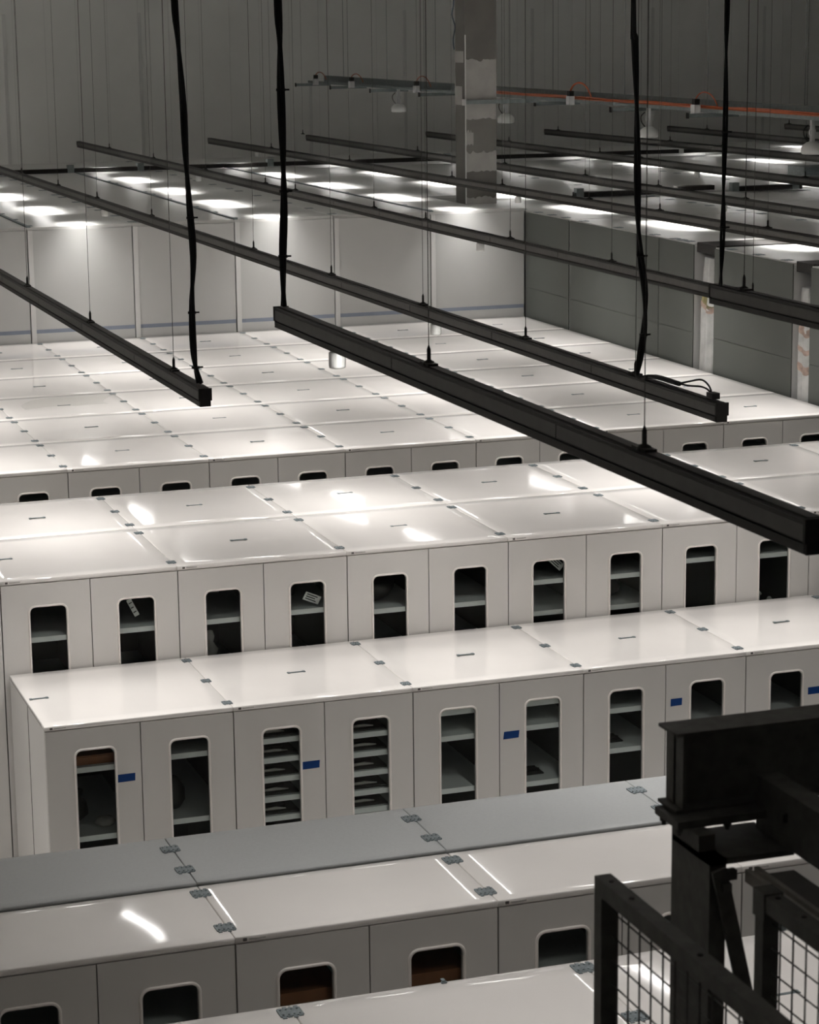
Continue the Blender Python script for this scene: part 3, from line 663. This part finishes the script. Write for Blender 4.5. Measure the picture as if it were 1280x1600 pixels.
put('dark_helmet', hd, M['darkobj'], (3.20, 14.1, 0.762), 'dark rounded helmet in the second low cabinet window', 'helmet')
for q, (xx, zs) in enumerate(((3.87, (1.222, 1.092, 0.962, 0.832, 0.702)), (4.47, (1.192, 1.062, 0.932, 0.802, 0.682)))):
    for k, z in enumerate(zs):
        d = MB().box(-0.13, 0.13, -0.10, 0.30, 0, 0.010, 1)  # slab coloured dark to stand for the shade between close shelves
        d.tube([(-0.11, -0.06, 0.022), (-0.02, -0.062, 0.026), (0.05+0.02*(k % 2), -0.058, 0.018)], [0.008, 0.012, 0.004], 8).tube([(-0.06, 0.02, 0.02), (0.06, 0.03, 0.024)], [0.012, 0.010], 8, 1)
        put('wrapped_tray', d, [M['paleobj'], M['darkobj']], (xx, 13.97, z), 'shade-darkened tray with a pale wrapped roll in the %s stacked window, %s shelf down' % (('left', 'right')[q], ordw(k)), 'tray')['group'] = 'wrapped trays on close shelves'
put('dark_case', MB().box(-0.09, 0.09, -0.1, 0.1, 0, 0.27).box(-0.095, -0.085, -0.1, 0.1, 0, 0.28), M['darkobj'], (5.00, 14.3, 0.742), 'dark upright case in the middle low cabinet, left window', 'case')
for x_, z_, nm_ in ((5.62, 0.722, 'right window of the middle low cabinet'), (6.2, 0.882, 'window left of the steel beam')):
    d = MB().tube([(-0.1, 0, 0.02), (0.0, 0.02, 0.03), (0.1, 0, 0.02)], [0.012, 0.02, 0.012], 10).tube([(-0.08, 0.06, 0.02), (0.09, 0.05, 0.02)], 0.014, 10)
    d.box(-0.12, 0.12, -0.04, 0.10, 0.0, 0.008)
    put('dark_tool', d, M['darkobj'], (x_, 14.0, z_), 'dark tool lying on the shelf in the '+nm_, 'tool')
# near double row contents
for x_, nm_ in ((2.66, 'left window of the near dim cabinet'), (3.26, 'right window of the near dim cabinet')):
    put('brown_box', MB().box(-0.17, 0.17, -0.12, 0.12, 0, 0.052).box(-0.172, 0.172, -0.122, 0.122, 0.04, 0.056), M['brown'], (x_, 9.33, 1.502), 'flat brown box in the '+nm_, 'box')

# ------------------------------------------------------------------ mezzanine steelwork, lower right
S_ = M['steel']
bm_ = thing('steel_beam', (2.345, 4.87, 3.82), 'black steel I-beam with flanges at the right edge, on top of post', 'beam')
build('web', MB().box(0.02, 3.4, 0.045, 0.057, 0.008, 0.192), S_, bm_)
build('top_flange', MB().box(0.0, 3.4, 0.0, 0.102, 0.192, 0.200), S_, bm_); build('bottom_flange', MB().box(0.0, 3.4, 0.0, 0.102, 0.0, 0.008), S_, bm_)
build('end_stiffener', MB().box(0.02, 0.03, 0.004, 0.098, 0.008, 0.192), S_, bm_)
pt = thing('steel_post', (2.353, 4.70, 0), 'black rectangular steel post under the beam end', 'post')
build('shaft', MB().box(0, 0.043, 0, 0.207, 0, 3.76), S_, pt)
build('cap_plate', MB().box(0.0, 0.222, 0.0, 0.207, 3.745, 3.760), S_, pt)
build('base_plate', MB().box(-0.028, 0.24, 0.115, 0.245, 3.800, 3.819), S_, pt); build('spacer', MB().box(0.0, 0.043, 0.06, 0.207, 3.76, 3.80), S_, pt)
for x_, y_ in ((-0.013, 0.14), (-0.013, 0.225), (0.115, 0.14), (0.20, 0.225)):
    build('bolt', MB().lathe((x_, y_, 3.777), [(0.006, 0), (0.006, 0.008), (0.011, 0.010), (0.011, 0.023)], 8), S_, pt)
build('side_bolt', MB().obox((0.052, -0.006, 3.722), (1, 0, 0), (0, 1, 0), (0, 0, 1), 0.012, 0.010, 0.012), S_, pt)
jt = thing('floor_joist', (2.56, 2.2, 3.761), 'black channel joist running from the beam towards the lower right corner', 'joist')
build('channel', MB().box(0.0, 0.010, 0.0, 2.668, 0.0, 0.135).box(0.010, 0.06, 0.0, 2.668, 0.0, 0.008).box(0.010, 0.06, 0.0, 2.668, 0.127, 0.135), S_, jt)
for y_ in (2.52, 2.30, 2.05): build('bolt', MB().obox((-0.006, y_, 0.075), (1, 0, 0), (0, 1, 0), (0, 0, 1), 0.006, 0.011, 0.011), S_, jt)
bt = thing('diagonal_brace', (2.374, 4.685, 3.10), 'black flat diagonal brace leaning right of the steel post', 'brace')
a, b = Vector((0.0, 0.0, 0.62)), Vector((0.145, 0.0, 0.0)); dv = (b-a).normalized(); sv = Vector((0, 1, 0)); up_ = dv.cross(sv)
build('bar', MB().obox((a+b)/2, dv, sv, up_, (b-a).length/2+0.02, 0.005, 0.019), S_, bt)
build('bolt', MB().obox((0.010, -0.013, 0.60), (1, 0, 0), (0, 1, 0), (0, 0, 1), 0.010, 0.008, 0.010), S_, bt)
et = thing('edge_trim', (2.44, 3.0, 3.700), 'grey ribbed edge trim sloping beside the right mesh panel', 'trim')
build('profile', MB().box(0.0, 0.014, 0, 1.69, 0.0, 0.030).box(0.014, 0.024, 0, 1.69, 0.0, 0.016).box(0.024, 0.036, 0, 1.69, 0.0, 0.034), M['steel2'], et)
build('sheet', MB().box(0.036, 0.13, 0.2, 1.69, 0.0, 0.012), mat('edge_sheet_grey', (0.15, 0.145, 0.135), 0.6, noise=(20, 0.1)), et)
def panel(x, y1, zt, L, label, step, holes, cap, tw):
    t = thing('mesh_panel', (x, y1-L, 0), label, 'mesh panel', 'black wire mesh guard panels'); s = 0.040
    build('top_rail', MB().box(0, s, 0, L, zt-s, zt), S_, t)
    build('frame_upright', MB().box(0, s, L-s, L, 0, zt-s), S_, t); build('frame_upright', MB().box(0, s, 0, s, 0, zt-s), S_, t)
    build('bottom_rail', MB().box(0, s, s, L-s, zt-1.15, zt-1.15+s), S_, t)
    wv, wh = MB(), MB()
    k = 0; y = L-s-tw
    while y > s: wv.tube([(s*0.5, y, zt-1.12), (s*0.5, y, zt-s+0.005)], 0.0022, 6); y -= step
    z = zt-s-0.033
    while z > zt-1.1: wh.tube([(s*0.5+0.004, s-0.005, z), (s*0.5+0.004, L-s+0.005, z)], 0.0020, 6); z -= step*0.97
    build('mesh_wires', wv.add(wh.v, wh.f, True), S_, t)
    for hy in holes: build('bolt_head', MB().lathe((s*0.5, L-hy, zt), [(0.007, 0), (0.006, 0.003)], 8), M['black'], t)
    if cap: build('corner_cap', MB().box(-0.004, s+0.004, L-0.05, L+0.005, zt-0.06, zt+0.004), S_, t)
    return t
panel(2.019, 4.61, 3.80, 2.0, 'black framed wire mesh panel in front of the steel post', 0.0595, (0.05, 0.16, 0.50), False, 0.044)
panel(2.362, 4.487, 3.765, 2.0, 'black framed wire mesh panel at the right edge', 0.0595, (0.07, 0.19), True, 0.045)
